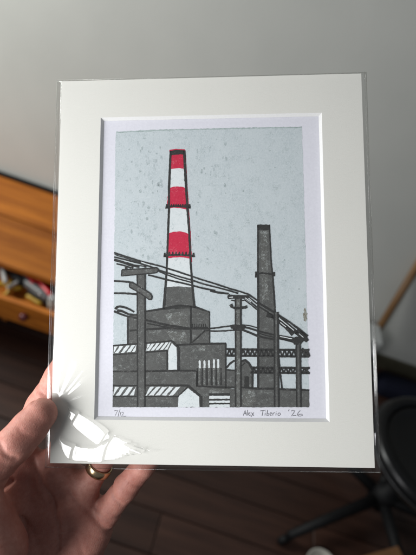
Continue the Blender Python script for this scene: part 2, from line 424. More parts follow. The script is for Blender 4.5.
# ------------------------------------------------------------------ mat board
MW, MH = .2032, .254
MT = .0017                                                # mat thickness
mat_root = empty('mat_board', mat=PM); tag(mat_root, 'large white mat board with a rectangular window around the print, held in hand', 'mat board')
ox0, ox1, oy0, oy1 = -.0738, .0749, -.0999, .1005
def rect_ring(o, i, zo, zi):
    v = [(o[0], o[2], zo), (o[1], o[2], zo), (o[1], o[3], zo), (o[0], o[3], zo), (i[0], i[2], zi), (i[1], i[2], zi), (i[1], i[3], zi), (i[0], i[3], zi)]
    return v, [(0, 1, 5, 4), (1, 2, 6, 5), (2, 3, 7, 6), (3, 0, 4, 7)]
O = (-MW / 2, MW / 2, -MH / 2, MH / 2); I = (ox0, ox1, oy0, oy1)
BV = .0017; J = (ox0 + BV, ox1 - BV, oy0 + BV, oy1 - BV)
v, f = rect_ring(O, I, 0, 0)
mesh_obj('mat_face', v, f, M['mat'], mat_root)
# four bevel strips, each an edge of its own
cs = [((I[0], I[2]), (I[1], I[2])), ((I[1], I[2]), (I[1], I[3])), ((I[1], I[3]), (I[0], I[3])), ((I[0], I[3]), (I[0], I[2]))]
ci = [((J[0], J[2]), (J[1], J[2])), ((J[1], J[2]), (J[1], J[3])), ((J[1], J[3]), (J[0], J[3])), ((J[0], J[3]), (J[0], J[2]))]
for (a, b_), (c_, d_) in zip(cs, ci):
    mesh_obj('bevel', [(*a, 0), (*b_, 0), (*d_, -MT), (*c_, -MT)], [(0, 1, 2, 3)], M['mat_core'], mat_root)
v, f = rect_ring(O, O, 0, -MT); mesh_obj('mat_edge', v, f, M['mat_core'], mat_root)
box('backing_board', (MW - .001, MH - .001, .0013), (0, 0, -MT - .0011), M['backing'], mat_root)

# ------------------------------------------------------------------ the linocut: paper and ink
ZP = -MT - .0001
art = empty('linocut_print', mat=PM); tag(art, 'linocut print of a power station with a red and white striped chimney', 'art print')
mesh_obj('paper', [(-.088, -.112, ZP), (.088, -.112, ZP), (.088, .112, ZP), (-.088, .112, ZP)], [(0, 1, 2, 3)], M['paper'], art)
L_SKY, L_RED, L_PALE0, L_GREY, L_LINE, L_PALE, L_LINE2 = [ZP + .00004 * k for k in range(1, 8)]
def p2(u, v, z): 
    q = loc(u, v, z); return (q.x, q.y, z)
def rough_pts(pts, amp, step=1.6, closed=True):
    out = []
    n = len(pts); rngn = range(n if closed else n - 1)
    for i in rngn:
        a, b_ = Vector(pts[i]), Vector(pts[(i + 1) % n]); L = (b_ - a).length
        m_ = max(1, int(L / step))
        for k in range(m_):
            p = a.lerp(b_, k / m_)
            out.append((p.x + random.gauss(0, amp), p.y + random.gauss(0, amp)))
    if not closed: out.append(pts[-1])
    return out
from mathutils.geometry import tessellate_polygon
def ink(name, polys, z, mat, parent=None, amp=.16):
    """one printed shape: flat polygons (photo-pixel outlines laid on the paper plane)"""
    V, F = [], []
    for P in polys:
        R = rough_pts(P, amp)
        vs_ = [p2(u, v_, z) for u, v_ in R]
        base = len(V); V += vs_
        for t in tessellate_polygon([[Vector(q) for q in vs_]]):
            a, b_, c_ = t
            n_ = (Vector(vs_[b_]) - Vector(vs_[a])).cross(Vector(vs_[c_]) - Vector(vs_[a]))
            F.append((base + a, base + b_, base + c_) if n_.z > 0 else (base + a, base + c_, base + b_))
    return mesh_obj(name, V, F, mat, parent or art)
def ribbon(pts, w, amp=.14, step=1.5):
    """outline polygon of a stroke; w is a width or a list of widths"""
    if not hasattr(w, '__len__'): w = [w] * len(pts)
    if amp > .1: w = [q * 1.12 for q in w]
    dense = []; ws = []
    for i in range(len(pts) - 1):
        a, b_ = Vector(pts[i]), Vector(pts[i + 1]); m_ = max(1, int((b_ - a).length / step))
        for k in range(m_): dense.append(a.lerp(b_, k / m_)); ws.append(w[i] + (w[i + 1] - w[i]) * k / m_)
    dense.append(Vector(pts[-1])); ws.append(w[-1])
    left, right = [], []
    for i, p in enumerate(dense):
        d = (dense[min(i + 1, len(dense) - 1)] - dense[max(i - 1, 0)]).normalized(); nrm = Vector((-d.y, d.x))
        h = ws[i] / 2
        left.append(p + nrm * (h + random.gauss(0, amp * .6))); right.append(p - nrm * (h + random.gauss(0, amp * .6)))
    return left, right
def strokes(name, items, z, mat, parent=None, amp=.14):
    V, F = [], []
    for pts, w in items:
        l, r = ribbon(pts, w, amp)
        base = len(V)
        for a, b_ in zip(l, r): V.append(p2(a.x, a.y, z)); V.append(p2(b_.x, b_.y, z))
        for k in range(len(l) - 1):
            F.append((base + 2 * k, base + 2 * k + 1, base + 2 * k + 3, base + 2 * k + 2))
    o = mesh_obj(name, V, F, mat, parent or art)
    return o
# sky block with slightly worn edge
SKY = [(116.6, 131.6), (140, 130.5), (200, 128.9), (260, 127.6), (301, 126.9), (302, 127.6), (303.5, 180), (305.2, 240), (306.6, 300), (308.2, 350), (309.2, 407), (250, 407.2), (180, 407.2), (112.6, 407), (113.4, 330), (114.2, 250), (115.0, 180), (115.6, 134), (116, 132.2)]
sky = ink('printed_sky', [SKY], L_SKY, M['sky_ink'], amp=.22)
ink('edge_line', [[(116.2, 132), (160, 129.7), (230, 128.0), (301.8, 126.8), (301.9, 127.9), (230, 129.2), (160, 130.9), (116.6, 133.2)]], L_RED, M['pale_edge'] if 'pale_edge' in M else ink_material('edge_ink', (.30, .37, .36), (.42, .50, .49), (.5, .58, .58), .5, .6, 900), sky, .2)
ink('smudge', [[(303.4, 308), (305.4, 307), (306.4, 312), (306.6, 319), (305.6, 322.5), (304, 321), (303, 316), (304, 312)]], L_RED, M['brown_ink'], sky, .4)
# ghost smudges left in the sky round the chimney
gh = ink_material('ghost_ink', (.30, .355, .355), (.44, .505, .52), (.53, .595, .615), .47, .54, 800)
def blob(cx, cy, rx, ry, n=16):
    return [(cx + rx * math.cos(2 * math.pi * k / n) * random.uniform(.55, 1.1), cy + ry * math.sin(2 * math.pi * k / n) * random.uniform(.55, 1.1)) for k in range(n)]
gp = []
for k in range(150):
    cx = random.gauss(random.choice((146, 152, 204, 168)), 13); cy = random.gauss(random.choice((158, 176, 215, 245)), 12)
    if not (118 < cx < 296) or 163 < cx < 195: continue
    gp.append(blob(cx, cy, random.uniform(.4, 1.6), random.uniform(.5, 3.0), 9))
for k in range(45):
    gp.append(blob(random.uniform(120, 300), random.uniform(135, 290), random.uniform(.4, 1.2), random.uniform(.4, 1.6), 8))
gs = ink('sky_flecks', gp, L_RED, gh, sky, .1); gs['kind'] = 'stuff'

# tall striped chimney
ch = empty('printed_striped_chimney'); ch.parent = art
ink('chimney_white', [[(170.5, 152), (184, 152), (186, 188), (189.3, 233), (191.5, 266), (193, 288), (165.6, 288), (166.4, 273), (168, 233), (168.8, 188)]], L_RED, M['pale_ink'], ch, .08)
for bnd in ([(169.6, 149.9), (176, 148.9), (184.6, 149.4), (186, 160), (185.6, 168.6), (178, 168.4), (169.8, 168.9)],
            [(168.6, 188.4), (173, 186.8), (178, 186.3), (183, 187.1), (186.8, 188.8), (188.0, 205), (187.6, 209.5), (180, 208.2), (174, 207.8), (168.4, 208.6), (167, 204)],
            [(168.2, 233.4), (173, 231.9), (179, 231.4), (185, 232.4), (189.4, 234.2), (191.6, 258.8), (185, 257.9), (179, 257.3), (173, 257.6), (166.8, 258.4)]):
    ink('red_band', [bnd], L_PALE0, M['red_ink'], ch, .14)
ink('red_halo', [[(184.6, 149.6), (185.5, 151), (187.4, 186), (190.5, 232), (192.0, 262), (191.4, 262), (189.6, 232), (186.4, 186)]], L_PALE0, M['red_ink'], ch, .1)
ink('chimney_base', [[(165.6, 287.4), (172, 286.6), (180, 286.5), (192.6, 287.5), (193.2, 297), (194.6, 308), (163.2, 310), (164.6, 297)]], L_GREY, M['grey_ink'], ch)
strokes('chimney_outline', [([(170.6, 150.8), (170, 165), (168.9, 188), (168.9, 210), (168.0, 233), (166.5, 273), (165.2, 290), (163.7, 309)], [1.9, 2.0, 2.0, 1.8, 1.8, 1.7, 2.2, 2.4]),
                            ([(184.1, 150.6), (184.8, 165), (186.1, 188), (187.4, 210), (189.2, 233), (190.7, 266), (192.4, 287), (193.2, 296), (194.6, 308)], [2.2, 2.3, 2.2, 2.0, 1.9, 1.7, 1.9, 2.0, 2.0])], L_LINE, M['black_ink'], ch)
ink('cap', [[(170.2, 151), (173, 150.4), (178, 150.0), (184.2, 150.4), (184.4, 154.6), (180, 154.4), (175, 154.8), (170.4, 155.4)]], L_LINE, M['black_ink'], ch)
for y0, x0, x1, nt_, hh in ((206.6, 166.0, 189.8, 7, 2.6), (255.2, 164.0, 194.0, 7, 3.4)):
    it = [([(x0, y0 + .6), (x0 + (x1 - x0) * .25, y0 - .1), ((x0 + x1) / 2, y0 - .4), (x1 - 5, y0 + .4), (x1, y0 + .9)], [2.2, 1.5, 1.6, 1.6, 2.2])]
    for xx in (x0 + .6, x1 - .7): it.append(([(xx, y0 - 2.4), (xx, y0 + 2.0)], [1.3, 2.6]))
    for k in range(nt_):
        xx = x0 + 5 + (x1 - x0 - 10) * k / (nt_ - 1)
        it.append(([(xx + .3, y0 - hh), (xx, y0)], [.7, 2.0]))
    strokes('collar', it, L_LINE2, M['black_ink'], ch)

# second, dark chimney
c2 = empty('printed_dark_chimney'); c2.parent = art
ink('chimney_body', [[(257.6, 225), (269.4, 225), (271.6, 263), (273, 275), (274.4, 295), (275.4, 314), (275.4, 388.5), (257, 388.5), (257.4, 300), (257.2, 263)]], L_GREY, M['grey_ink'], c2)
strokes('chimney_outline', [([(257.9, 225), (257.9, 263), (258.3, 300), (258.2, 388)], [1.3, 1.7, 2.2, 2.0]), ([(269.3, 225), (271.2, 263), (272.6, 275), (274.0, 295), (275, 313)], [1.2, 1.3, 1.4, 1.5, 1.5])], L_LINE, M['black_ink'], c2)
ink('cap', [[(257.3, 224.7), (269.7, 224.6), (269.9, 229.6), (266, 230.2), (261, 229.8), (257.4, 230.4)]], L_LINE, M['black_ink'], c2)
strokes('collar', [([(256, 274.2), (262, 273.0), (268, 273.6), (274.2, 274.8)], [1.6, 1.5, 1.6, 1.6]), ([(256, 271.6), (255.8, 277.6)], [1.4, 1.8]), ([(274, 272), (274.2, 276.4)], [1.2, 1.4])], L_LINE2, M['black_ink'], c2)
ink('worn_streak', [[(260.5, 231), (267, 231), (268.5, 300), (262, 300)]], L_PALE0 + .00006, M['grey_ink_worn'], c2)

# power house and the dark ground mass
ph = empty('printed_power_house'); ph.parent = art
ink('building_mass', [[(127.4, 316.6), (136, 314.4), (146, 311.4), (162.6, 308.9), (170, 306.6), (178.5, 305.4), (194.5, 306.6), (202, 309), (209.6, 312.2), (209.8, 343.6), (225.7, 343.4), (225.9, 388), (230, 388), (230, 407.2), (112.6, 407.0), (113.2, 345.2), (127.5, 345)]], L_GREY, M['grey_ink'], ph)
ink('building_front', [[(164, 314), (188, 311), (188, 327), (170, 325)], [(166, 331), (186, 332), (187, 342), (172, 341)], [(198, 346), (206, 345), (205, 351), (199, 351)]], L_GREY + .00002, M['grey_ink_worn'], ph)
strokes('building_lines', [([(127.8, 316.8), (127.8, 345)], 1.8), ([(127.4, 316.8), (136.6, 314.3)], 1.3), ([(145.8, 311.4), (162.6, 308.8), (178.5, 305.4), (194.5, 306.8), (209.7, 312.2)], [1.6, 1.9, 1.6, 1.7, 1.4]),
    ([(190.8, 306), (190.9, 343.5)], 1.7), ([(209.4, 312), (209.6, 343.5)], 1.0), ([(205.4, 330.2), (191.8, 342.8)], 1.3), ([(176.5, 344.9), (195, 344.2), (215, 343.6), (225.8, 343.5)], 1.7),
    ([(129.6, 330.8), (137, 330), (165, 328.2), (190, 329)], [1.8, 1.6, 2.0, 1.6]), ([(225.6, 343.4), (225.7, 388)], 1.5)] +
    [([(192.6 + 2.2 * k, 323.8), (192.3 + 2.2 * k, 327)], 1.0) for k in range(7)] + [([(191, 327.6), (208, 327.4)], 1.2)], L_LINE, M['black_ink'], ph)

def shed(name, roof, gable, lines, stripes):
    s = empty(name); s.parent = art
    ink('roof', [roof], L_PALE0 + .00006, M['grey_ink'], s)
    ink('gable', [gable], L_PALE, M['pale_ink'], s, .12)
    for st in stripes: ink('roof_stripe', [st], L_PALE, M['pale_ink'], s, .16)
    strokes('shed_lines', lines, L_LINE, M['black_ink'], s)
def stripe_row(xs, ytop, ybot, lean, w, x0, x1):
    out = []
    for xb in xs:
        P = [(xb, ybot(xb)), (xb + w, ybot(xb + w)), (xb + w + lean, ytop(xb + w + lean)), (xb + lean, ytop(xb + lean))]
        P = [(min(max(x, x0), x1), y_) for x, y_ in P]
        out.append(P)
    return out
top1 = lambda x: 346.8 - (x - 113) * .083; bot1 = lambda x: 353.4 - (x - 113) * .075
st = stripe_row([108.8, 114.6, 120.8, 126.6, 131.6], top1, bot1, 5.2, 3.7, 113.4, 136.4) + stripe_row([142.0, 146.2, 150.8, 155.4, 160.0, 164.4], top1, bot1, 5.6, 3.0, 145.8, 171.0)
shed('printed_upper_shed', [(113.2, 345.4), (136, 343.6), (146, 343.2), (171, 341), (178, 347), (178, 371), (113, 371.5)],
     [(171.9, 343.0), (176.6, 347.6), (177.0, 369.6), (168.3, 369.7), (168.2, 350.2)],
     [([(113, 345.6), (137, 343.8)], 1.3), ([(145, 343.2), (165, 341.6), (171.9, 340.9), (177.4, 346.2), (178.6, 348), (178.8, 370.5)], [1.4, 1.5, 1.7, 2.0, 2.4, 2.2]), ([(113, 354.8), (137, 353)], 1.2), ([(145, 352.4), (167.4, 350.6)], 1.3), ([(167.3, 350.4), (167.2, 370)], 1.5), ([(113, 371.4), (150, 371.2), (178, 370.6), (196, 370.8)], [1.6, 1.7, 1.6, 1.8])], st)
top2 = lambda x: 386.8; bot2 = lambda x: 395.4
st = stripe_row([108.5, 115.6, 122.6, 129.4], top2, bot2, 6.2, 4.4, 113.2, 135.8) + stripe_row([142.4, 148.8, 155.2, 161.8, 168.6], top2, bot2, 7.4, 4.4, 145.6, 186.0)
shed('printed_lower_shed', [(113, 385.4), (188.4, 385.0), (200.5, 396), (200.5, 407), (112.8, 407)],
     [(188.0, 388.0), (199.2, 396.8), (199.4, 407.0), (178.0, 407.0), (178.5, 396.8)],
     [([(113, 385.6), (137, 385.5)], 1.4), ([(145, 385.4), (170, 385.2), (188.4, 385.6), (200.2, 396)], [1.4, 1.5, 2.0, 2.2]), ([(113, 396.4), (136.5, 396.4)], 1.2), ([(145, 396.4), (178, 396.6)], 1.2), ([(201, 396), (201, 407)], 2.6), ([(188, 386.6), (178, 396.6)], 1.3)], st)
pp = empty('printed_pipes'); pp.parent = art
strokes('pipe_gap', [([(x, 368), (x, 385.5)], [1.3, 1.9]) for x in (197.2, 202.2, 206.9, 211.6, 216.3, 221)] + [([(196, 386), (226, 387.4)], [1.2, 2.0]), ([(197, 371), (196.8, 386)], 1.6)], L_LINE, M['black_ink'], pp)
for x, t in ((199.7, 360), (204.5, 360), (209.0, 359.6), (213.9, 359), (218.2, 358.6)):
    ink('pipe', [[(x - 1, t + 1.2), (x, t), (x + 1, t + 1.2), (x + 1, 368), (x - .9, 368)]], L_PALE, M['pale_ink'], pp, .12)
    ink('pipe_shade', [[(x - .9, 368), (x + .9, 368), (x + .8, 384.5), (x - .8, 384.5)]], L_LINE2, M['grey_ink_worn'], pp, .12)
ls = empty('printed_louvres'); ls.parent = art
ink('louvre_patch', [[(209.4, 388.6), (229.8, 388.4), (229.8, 393.0), (209.4, 393)]], L_LINE2, M['grey_ink_worn'], ls)
for y0, y1 in ((395.8, 398.6), (400.6, 402.7), (404.4, 407.2)):
    ink('louvre', [[(209.3, y0), (230, y0 - .1), (229.8, y1), (209.3, y1)]], L_PALE, M['pale_ink'], ls)
strokes('louvre_lines', [([(209, 394.4), (230, 394.2)], 2.0), ([(209, 399.7), (230, 399.4)], 1.4), ([(209, 403.6), (230, 403.4)], 1.4)], L_LINE, M['black_ink'], ls)
ink('printed_yard', [[(229.8, 388.6), (276, 388.8), (309, 389.8), (309.1, 407.1), (229.8, 407.2)]], L_GREY, M['grey_ink'])
ink('printed_yard_wear', [[(242.5, 391), (254, 390), (256, 401), (250, 406), (243, 405)]], L_GREY + .00002, M['grey_ink_worn'])
strokes('printed_yard_line', [([(226, 387.4), (240, 387.2), (258, 388.6), (274, 388.6)], [1.6, 1.5, 2.0, 1.8]), ([(279, 389.2), (295, 389.6), (309.2, 390.2)], [2.0, 1.8, 1.7])], L_LINE, M['black_ink'])
# small gabled houses
hs = empty('printed_small_house'); hs.parent = art
ink('house_wall', [[(236, 362.5), (240, 361), (245.4, 360.6), (251.4, 367.2), (252.6, 388.6), (226.2, 388.4), (226.2, 369), (236, 370)]], L_GREY, M['grey_ink'], hs)
ink('house_window', [[(244.4, 376.2), (249, 376.2), (249.2, 387), (244.4, 387)]], L_LINE, M['black_ink'], hs)
strokes('house_lines', [([(226.2, 368), (229.8, 363.6), (233.8, 360.8), (236, 361.4)], 1.7), ([(239.6, 361.6), (245.2, 360.2), (249, 363.4), (252.6, 370), (252.4, 388)], [1.8, 2.2, 1.8, 1.8, 1.6]), ([(226, 369.8), (235.6, 370.4)], 1.3), ([(241.5, 366), (245, 362.6)], 1.0)], L_LINE, M['black_ink'], hs)
# trusses
for nm, y0, y1, x0, x1, slope in (('printed_upper_truss', 349.2, 355.6, 226, 309.2, .012), ('printed_lower_truss', 367.6, 372.6, 250.5, 309.6, .008)):
    t = empty(nm); t.parent = art
    yy = lambda x, y_: y_ + (x - x0) * slope
    strokes('chord', [([(x0, yy(x0, y0)), (x1, yy(x1, y0))], 2.0)], L_LINE2, M['black_ink'], t)
    strokes('chord', [([(x0, yy(x0, y1)), (x1, yy(x1, y1))], 2.0)], L_LINE2, M['black_ink'], t)
    it = []; x = x0 + 1
    while x < x1 - 3:
        it.append(([(x, yy(x, y1)), (x + 2.2, yy(x, y0)), (x + 4.4, yy(x, y1))], [1.3, 1.5, 1.3])); x += 4.6
    strokes('lacing', it, L_LINE2, M['black_ink'], t)
# poles
def pole(name, x0, x1, y0, y1, arms, worn=False):
    p = empty(name); p.parent = art
    ink('pole_shaft', [[(x0[0], y0), (x0[1], y0), (x1[1], y1), (x1[0], y1)]], L_LINE2 + .00003, M['grey_ink_worn' if worn else 'grey_ink'], p)
    w_ = 1.3 if x0[1] - x0[0] > 6 else 1.5
    strokes('pole_edge', [([(x0[0] + .4, y0), (x1[0] + .4, y1)], w_), ([(x0[1] - .4, y0), (x1[1] - .4, y1)], w_)], L_LINE2 + .00006, M['black_ink'], p)
    for A in arms:
        ink('crossarm', [A[0]], L_LINE2 + .00008, M['grey_ink' if A[1] else 'black_ink'], p)
        if A[1]: strokes('crossarm_edge', [(A[0] + [A[0][0]], 1.1)], L_LINE2 + .00010, M['black_ink'], p)
        for q in A[2]: ink('insulator', [blob(q[0], q[1], q[2], q[3], 10)], L_LINE2 + .00009, M['black_ink'], p)
pole('printed_near_pole', (136.8, 145.4), (137.2, 145.0), 274, 407, [
    ([(121.9, 269.8), (140, 268.9), (156.3, 267.8), (158.4, 269.6), (156.4, 272.8), (140, 274.4), (121.2, 276)], True, [(126, 268, 1.4, 1.6), (132, 267.4, 1.3, 1.5), (138, 267, 1.2, 1.4), (145, 266.6, 1.3, 1.4)]),
    ([(131.4, 282.0), (140.5, 287.4), (150.4, 293.6), (151.8, 296.4), (151.2, 299.8), (149, 299.4), (140, 293.2), (129.4, 287.0), (129.6, 283.6)], True, [])])
pole('printed_middle_pole', (235.1, 241.1), (235.2, 241.0), 298, 407, [
    ([(227.2, 295.6), (231, 294.8), (249, 295.4), (249.2, 297.8), (244, 299.0), (232, 298.8), (228, 299.4)], False, [(229, 296.5, 2.0, 2.6), (247.6, 297, 1.8, 2.4)]),
    ([(231, 303.6), (233, 306.4), (238, 307), (245, 306), (246.6, 305), (246.6, 308.6), (241, 309.4), (234, 309), (230, 307.6)], False, [(231.4, 305.6, 1.9, 2.4), (245.6, 307.4, 1.8, 2.2)]),
    ([(229.6, 325.4), (233.5, 324.6), (242.5, 324.8), (246, 326.4), (242, 330.6), (234, 331)], False, [(231.6, 327, 1.8, 2), (243.5, 327.4, 1.8, 2)])], True)
pole('printed_narrow_pole', (274.0, 278.2), (274.2, 279.0), 312, 407, [])
pole('printed_end_pole', (295.8, 300.4), (296.4, 301.2), 340, 407, [
    ([(290.6, 338.6), (296, 336.6), (303, 337.4), (303.6, 341), (300, 345), (294, 344.6)], False, [(300.6, 340.6, 3.0, 3.2)])])
strokes('printed_stay', [([(278.6, 356), (280, 373), (282, 389)], [1.2, 1.3, 1.5])], L_LINE2, M['black_ink'])
# wires
W = [([(114, 252.8), (125, 256.4), (140.4, 261.3), (150, 263.6), (160, 266.2), (175, 270.8), (186.4, 274.6), (200, 279.2), (214.9, 283.8), (229.8, 288.7), (240, 291.6), (248.3, 294.3), (257, 300.4)], 1.35),
     ([(114, 257.0), (126, 259.9), (140, 263.6), (150, 266.6), (160, 270.6), (175, 275.4), (191, 280.0), (203, 284.0), (215, 287.0), (228, 290.4), (238, 293.4)], 1.3),
     ([(114, 259.8), (122, 262), (130, 265.2), (138, 266.8)], [2.4, 2.0, 1.8, 1.6]),
     ([(116.4, 263.8), (124, 265.6), (131, 268)], 1.3),
     ([(148, 275), (156, 277), (165, 279.4), (180, 282.6), (191.7, 285.4), (203, 288.4), (215, 290.6)], 1.5),
     ([(157, 270.5), (165, 274.2), (178, 278.8), (192, 282.8)], 1.1),
     ([(113.8, 281), (122, 281.4), (131, 282.4)], 1.6),
     ([(113.8, 293.2), (125, 293.4), (137, 294.2)], 1.7),
     ([(113.8, 311.2), (119.5, 313.8), (126, 316), (137, 318.4), (146, 320.2), (158, 323), (168, 325.4), (178, 326.6), (190.4, 328.8)], [1.7, 1.6, 1.5, 1.4, 1.6, 1.8, 2.0, 1.7, 1.6]),
     ([(115.2, 309.2), (117, 307), (119.6, 306.4), (125.9, 307.8), (130, 309.6), (134, 312)], [2.6, 2.2, 1.8, 1.7, 1.5, 1.3]),
     ([(117, 310.4), (122, 311.2), (128, 314.2), (136.6, 315)], [2.2, 2.0, 1.4, 1.4]),
     ([(190, 328.8), (206, 328.8), (216, 328.0), (224, 326.8), (231, 325.8)], 1.4),
     ([(206, 330.6), (215, 331.2), (226, 330.8), (235.6, 330)], 1.3),
     ([(241.4, 326.6), (249, 328.2), (257.4, 330.8), (266, 333.2), (274.4, 335)], 1.6),
     ([(241.2, 329.4), (249, 332.4), (257.4, 336.0), (266, 338), (274.6, 339.6)], 1.8),
     ([(210, 291.0), (218, 292.5), (228.5, 293.8)], [1.5, 1.9, 1.6]),
     ([(243, 296), (250, 301.5), (257, 307.4)], 1.2), ([(244, 299.6), (250, 304), (256.8, 309.6)], 1.1), ([(247, 295.4), (257, 304)], 1.0),
     ([(257, 301.8), (266, 307.6), (275, 312.8), (290, 322.6), (300, 330), (307.5, 336.4)], [1.6, 1.8, 1.6, 1.6, 1.8, 2.4]),
     ([(266.4, 314.6), (276, 317.6), (286, 325), (297, 333.8)], [4.4, 2.6, 2.0, 2.4]),
     ([(272, 316), (279, 322.4), (286, 328), (293, 334.6)], [3.0, 2.0, 2.2, 3.8]),
     ([(296, 331), (303, 336), (307.4, 341.4)], [5.0, 6.0, 3.0]),
     ([(277.4, 336.4), (286, 338.2), (300, 341.2)], [3.4, 3.8, 4.4])]
W += [([(258, 306), (268, 312.4), (278, 319), (290, 329)], 1.1), ([(276, 313.6), (290, 325.6), (299, 333.4)], 1.2), ([(241.6, 324.8), (250, 325.8), (257.6, 328)], 1.0),
      ([(258, 332.8), (266, 335.6), (276, 337.6)], 1.0), ([(279, 338.6), (290, 341.2), (297, 343.4)], 1.3), ([(231, 300.2), (238, 301.4), (246, 300)], 1.0), ([(302, 348), (309, 356.4)], 1.3), ([(302, 356.8), (309, 349)], 1.3),
      ([(303, 367.4), (309.4, 373)], 1.2), ([(303, 373), (309.4, 367.8)], 1.2), ([(126.4, 262.6), (135, 265.4), (146, 266.4)], 1.0), ([(147, 323.4), (160, 326), (172, 328.2)], 1.1), ([(114.4, 254.6), (127, 258.6), (141, 262.8)], .8)]
for pts, w in W: strokes('printed_wire', [(pts, w)], L_LINE2 + .00002, M['black_ink'])
for q in ([(279, 318.4), (288, 325.4), (294, 330.4)], [(280.4, 322.4), (286, 327)], [(245, 297.6), (251, 302)], [(280, 336.4), (292, 338.8)], [(299, 333.6), (303.4, 337.4)], [(229, 297.4), (233, 297.0)], [(141, 262), (150, 265)]):
    strokes('printed_highlight', [(q, .7)], L_LINE2 + .00012, M['pale_ink'])
for k in range(9):
    xx = 137.6 + random.uniform(1.4, 6.4); yy_ = 285 + k * 13
    strokes('printed_highlight', [([(xx, yy_), (xx + random.uniform(-.4, .4), yy_ + random.uniform(2, 6))], .5)], L_LINE2 + .00012, M['grey_ink_worn'])
# pencil writing
def hand(name, glyphs, w):
    it = [(g, w) for g in glyphs]
    strokes(name, it, ZP + .00004, M['pencil'], amp=.04)
def arc(cx, cy, rx, ry, a0, a1, n=9): return [(cx + rx * math.cos(math.radians(a0 + (a1 - a0) * k / (n - 1))), cy - ry * math.sin(math.radians(a0 + (a1 - a0) * k / (n - 1)))) for k in range(n)]
hand('edition_number', [[(114.2, 410.8), (115.8, 410.4), (118.0, 410.5), (116.6, 412.4), (115.4, 415.4)], [(120.2, 408.8), (118.8, 413), (117.6, 418.2)], [(120.9, 411.8), (120.0, 415.6)],
      [(121.7, 412.8), (122.6, 412.0), (123.5, 412.6), (122.9, 414.2), (121.3, 416.4), (123, 415.9), (124.6, 416.2), (126.2, 416.0)]], .52)
def sx(x): return 240 + x * .1683
def sy(y_): return 402 + y_ * .168
S = lambda *p: [(sx(a), sy(b_)) for a, b_ in p]
hand('signature', [S((20, 80), (25, 64), (31, 48), (34, 62), (37, 80)), S((22, 70), (30, 68), (38, 66)), S((45, 46), (43, 64), (43, 80)),
      S((49, 72), (57, 69), (60, 63), (54, 61), (50, 69), (51, 77), (58, 80), (64, 76)), S((68, 63), (75, 72), (82, 81)), S((83, 61), (76, 71), (68, 84), (64, 88)),
      S((120, 53), (135, 50), (152, 48)), S((137, 50), (134, 66), (131, 82)), S((150, 64), (148, 80)), S((151, 56), (152, 57)),
      S((165, 46), (161, 64), (159, 80), (166, 81), (172, 75), (169, 67), (161, 69)), S((178, 72), (186, 70), (188, 64), (182, 62), (177, 70), (179, 79), (187, 79)),
      S((195, 64), (195, 80)), S((195, 70), (201, 64), (208, 64)), S((215, 64), (213, 80)), S((216, 56), (217, 57)),
      S((232, 64), (225, 70), (225, 78), (233, 81), (240, 75), (239, 67), (232, 64)), S((292, 44), (288, 54)),
      S((305, 54), (313, 48), (322, 50), (322, 60), (312, 74), (303, 83), (318, 80), (334, 81)), S((358, 50), (346, 62), (341, 76), (348, 84), (362, 83), (372, 78), (368, 72), (355, 72), (345, 78))], .64)

# ------------------------------------------------------------------ clear sleeve
sl = empty('plastic_sleeve', mat=PM); tag(sl, 'clear glossy plastic sleeve wrapped around the white mat, creased by thumb', 'sleeve')
SX0, SX1, SY0, SY1 = -.1056, .1056, -.1306, .1285
ax = sorted(set([round(x, 6) for x in np.concatenate([np.arange(SX0, -.036, .00017), np.arange(-.036, .095, .006), np.arange(.095, SX1, .0005), [SX1, -.1016, .1016]])]))
ay = sorted(set([round(x, 6) for x in np.concatenate([np.arange(SY0, -.088, .00017), np.arange(-.088, -.062, .0008), np.arange(-.062, .125, .006), np.arange(.125, SY1, .0005), [SY1]])]))
X, Y = np.meshgrid(np.array(ax), np.array(ay))
def inside(P, X, Y):
    r = np.zeros(X.shape, bool); n = len(P)
    for i in range(n):
        x0, y0 = P[i]; x1, y1 = P[(i + 1) % n]
        c = ((y0 > Y) != (y1 > Y)) & (X < (x1 - x0) * (Y - y0) / (y1 - y0 + 1e-12) + x0)
        r ^= c
    return r
def sdist(P, X, Y):
    d = np.full(X.shape, 1e9); n = len(P)
    for i in range(n):
        ax_, ay_ = P[i]; bx_, by_ = P[(i + 1) % n]
        vx, vy = bx_ - ax_, by_ - ay_; t = np.clip(((X - ax_) * vx + (Y - ay_) * vy) / (vx * vx + vy * vy + 1e-15), 0, 1)
        d = np.minimum(d, np.hypot(X - ax_ - t * vx, Y - ay_ - t * vy))
    return np.where(inside(P, X, Y), d, -d)
def lp(pts): return [(loc(u, v).x, loc(u, v).y) for u, v in pts]
Zf = np.full(X.shape, .00045)
# side welds: the front sheet runs down to the weld beyond the board
ex = np.maximum(0, np.abs(X) - .1016) / .004; eb = np.maximum(0, -.127 - Y) / .0036; et = np.maximum(0, Y - .127) / .0015
drop = np.maximum(np.maximum(ex, eb), et)
Zf -= .0019 * np.clip(drop, 0, 1) ** .8
Zf += .00012 * np.sin(X * 130 + 1.3) * np.sin(Y * 95) * np.clip(1 - drop, 0, 1)
# facets: pulled-tight creases near the thumb whose slope mirrors the near window
def slope_for(u, v):
    p = loc(u, v); vv = (CAML - p).normalized(); ll = ((PMI @ WPOS) - p).normalized(); h = (vv + ll).normalized()
    return -h.x / h.z, -h.y / h.z
FAC = [([(69, 407), (80, 412.5), (90, 418), (98, 423), (105, 428), (110, 434), (111, 438), (105, 442), (98, 443.5), (91, 439), (84, 434), (77, 429), (72, 424), (74, 420), (70.5, 417), (72, 413)], (90, 428), .0046),
       ([(60, 436), (66, 441.4), (74, 444), (82, 446), (90, 446.4), (97, 445.4), (104, 441.5), (110, 438), (116, 435.5), (121, 437), (124, 440), (130, 441), (127, 443.5), (135, 445), (131, 446.5), (141, 448.6), (152, 450.4), (139, 451.2), (131, 450.6), (136, 453), (126, 453), (122, 457), (112, 459.6), (100, 461), (86, 461), (74, 460.4), (66, 453), (61.5, 445)], (93, 450), .0047)]
th0 = loc(57, 418)
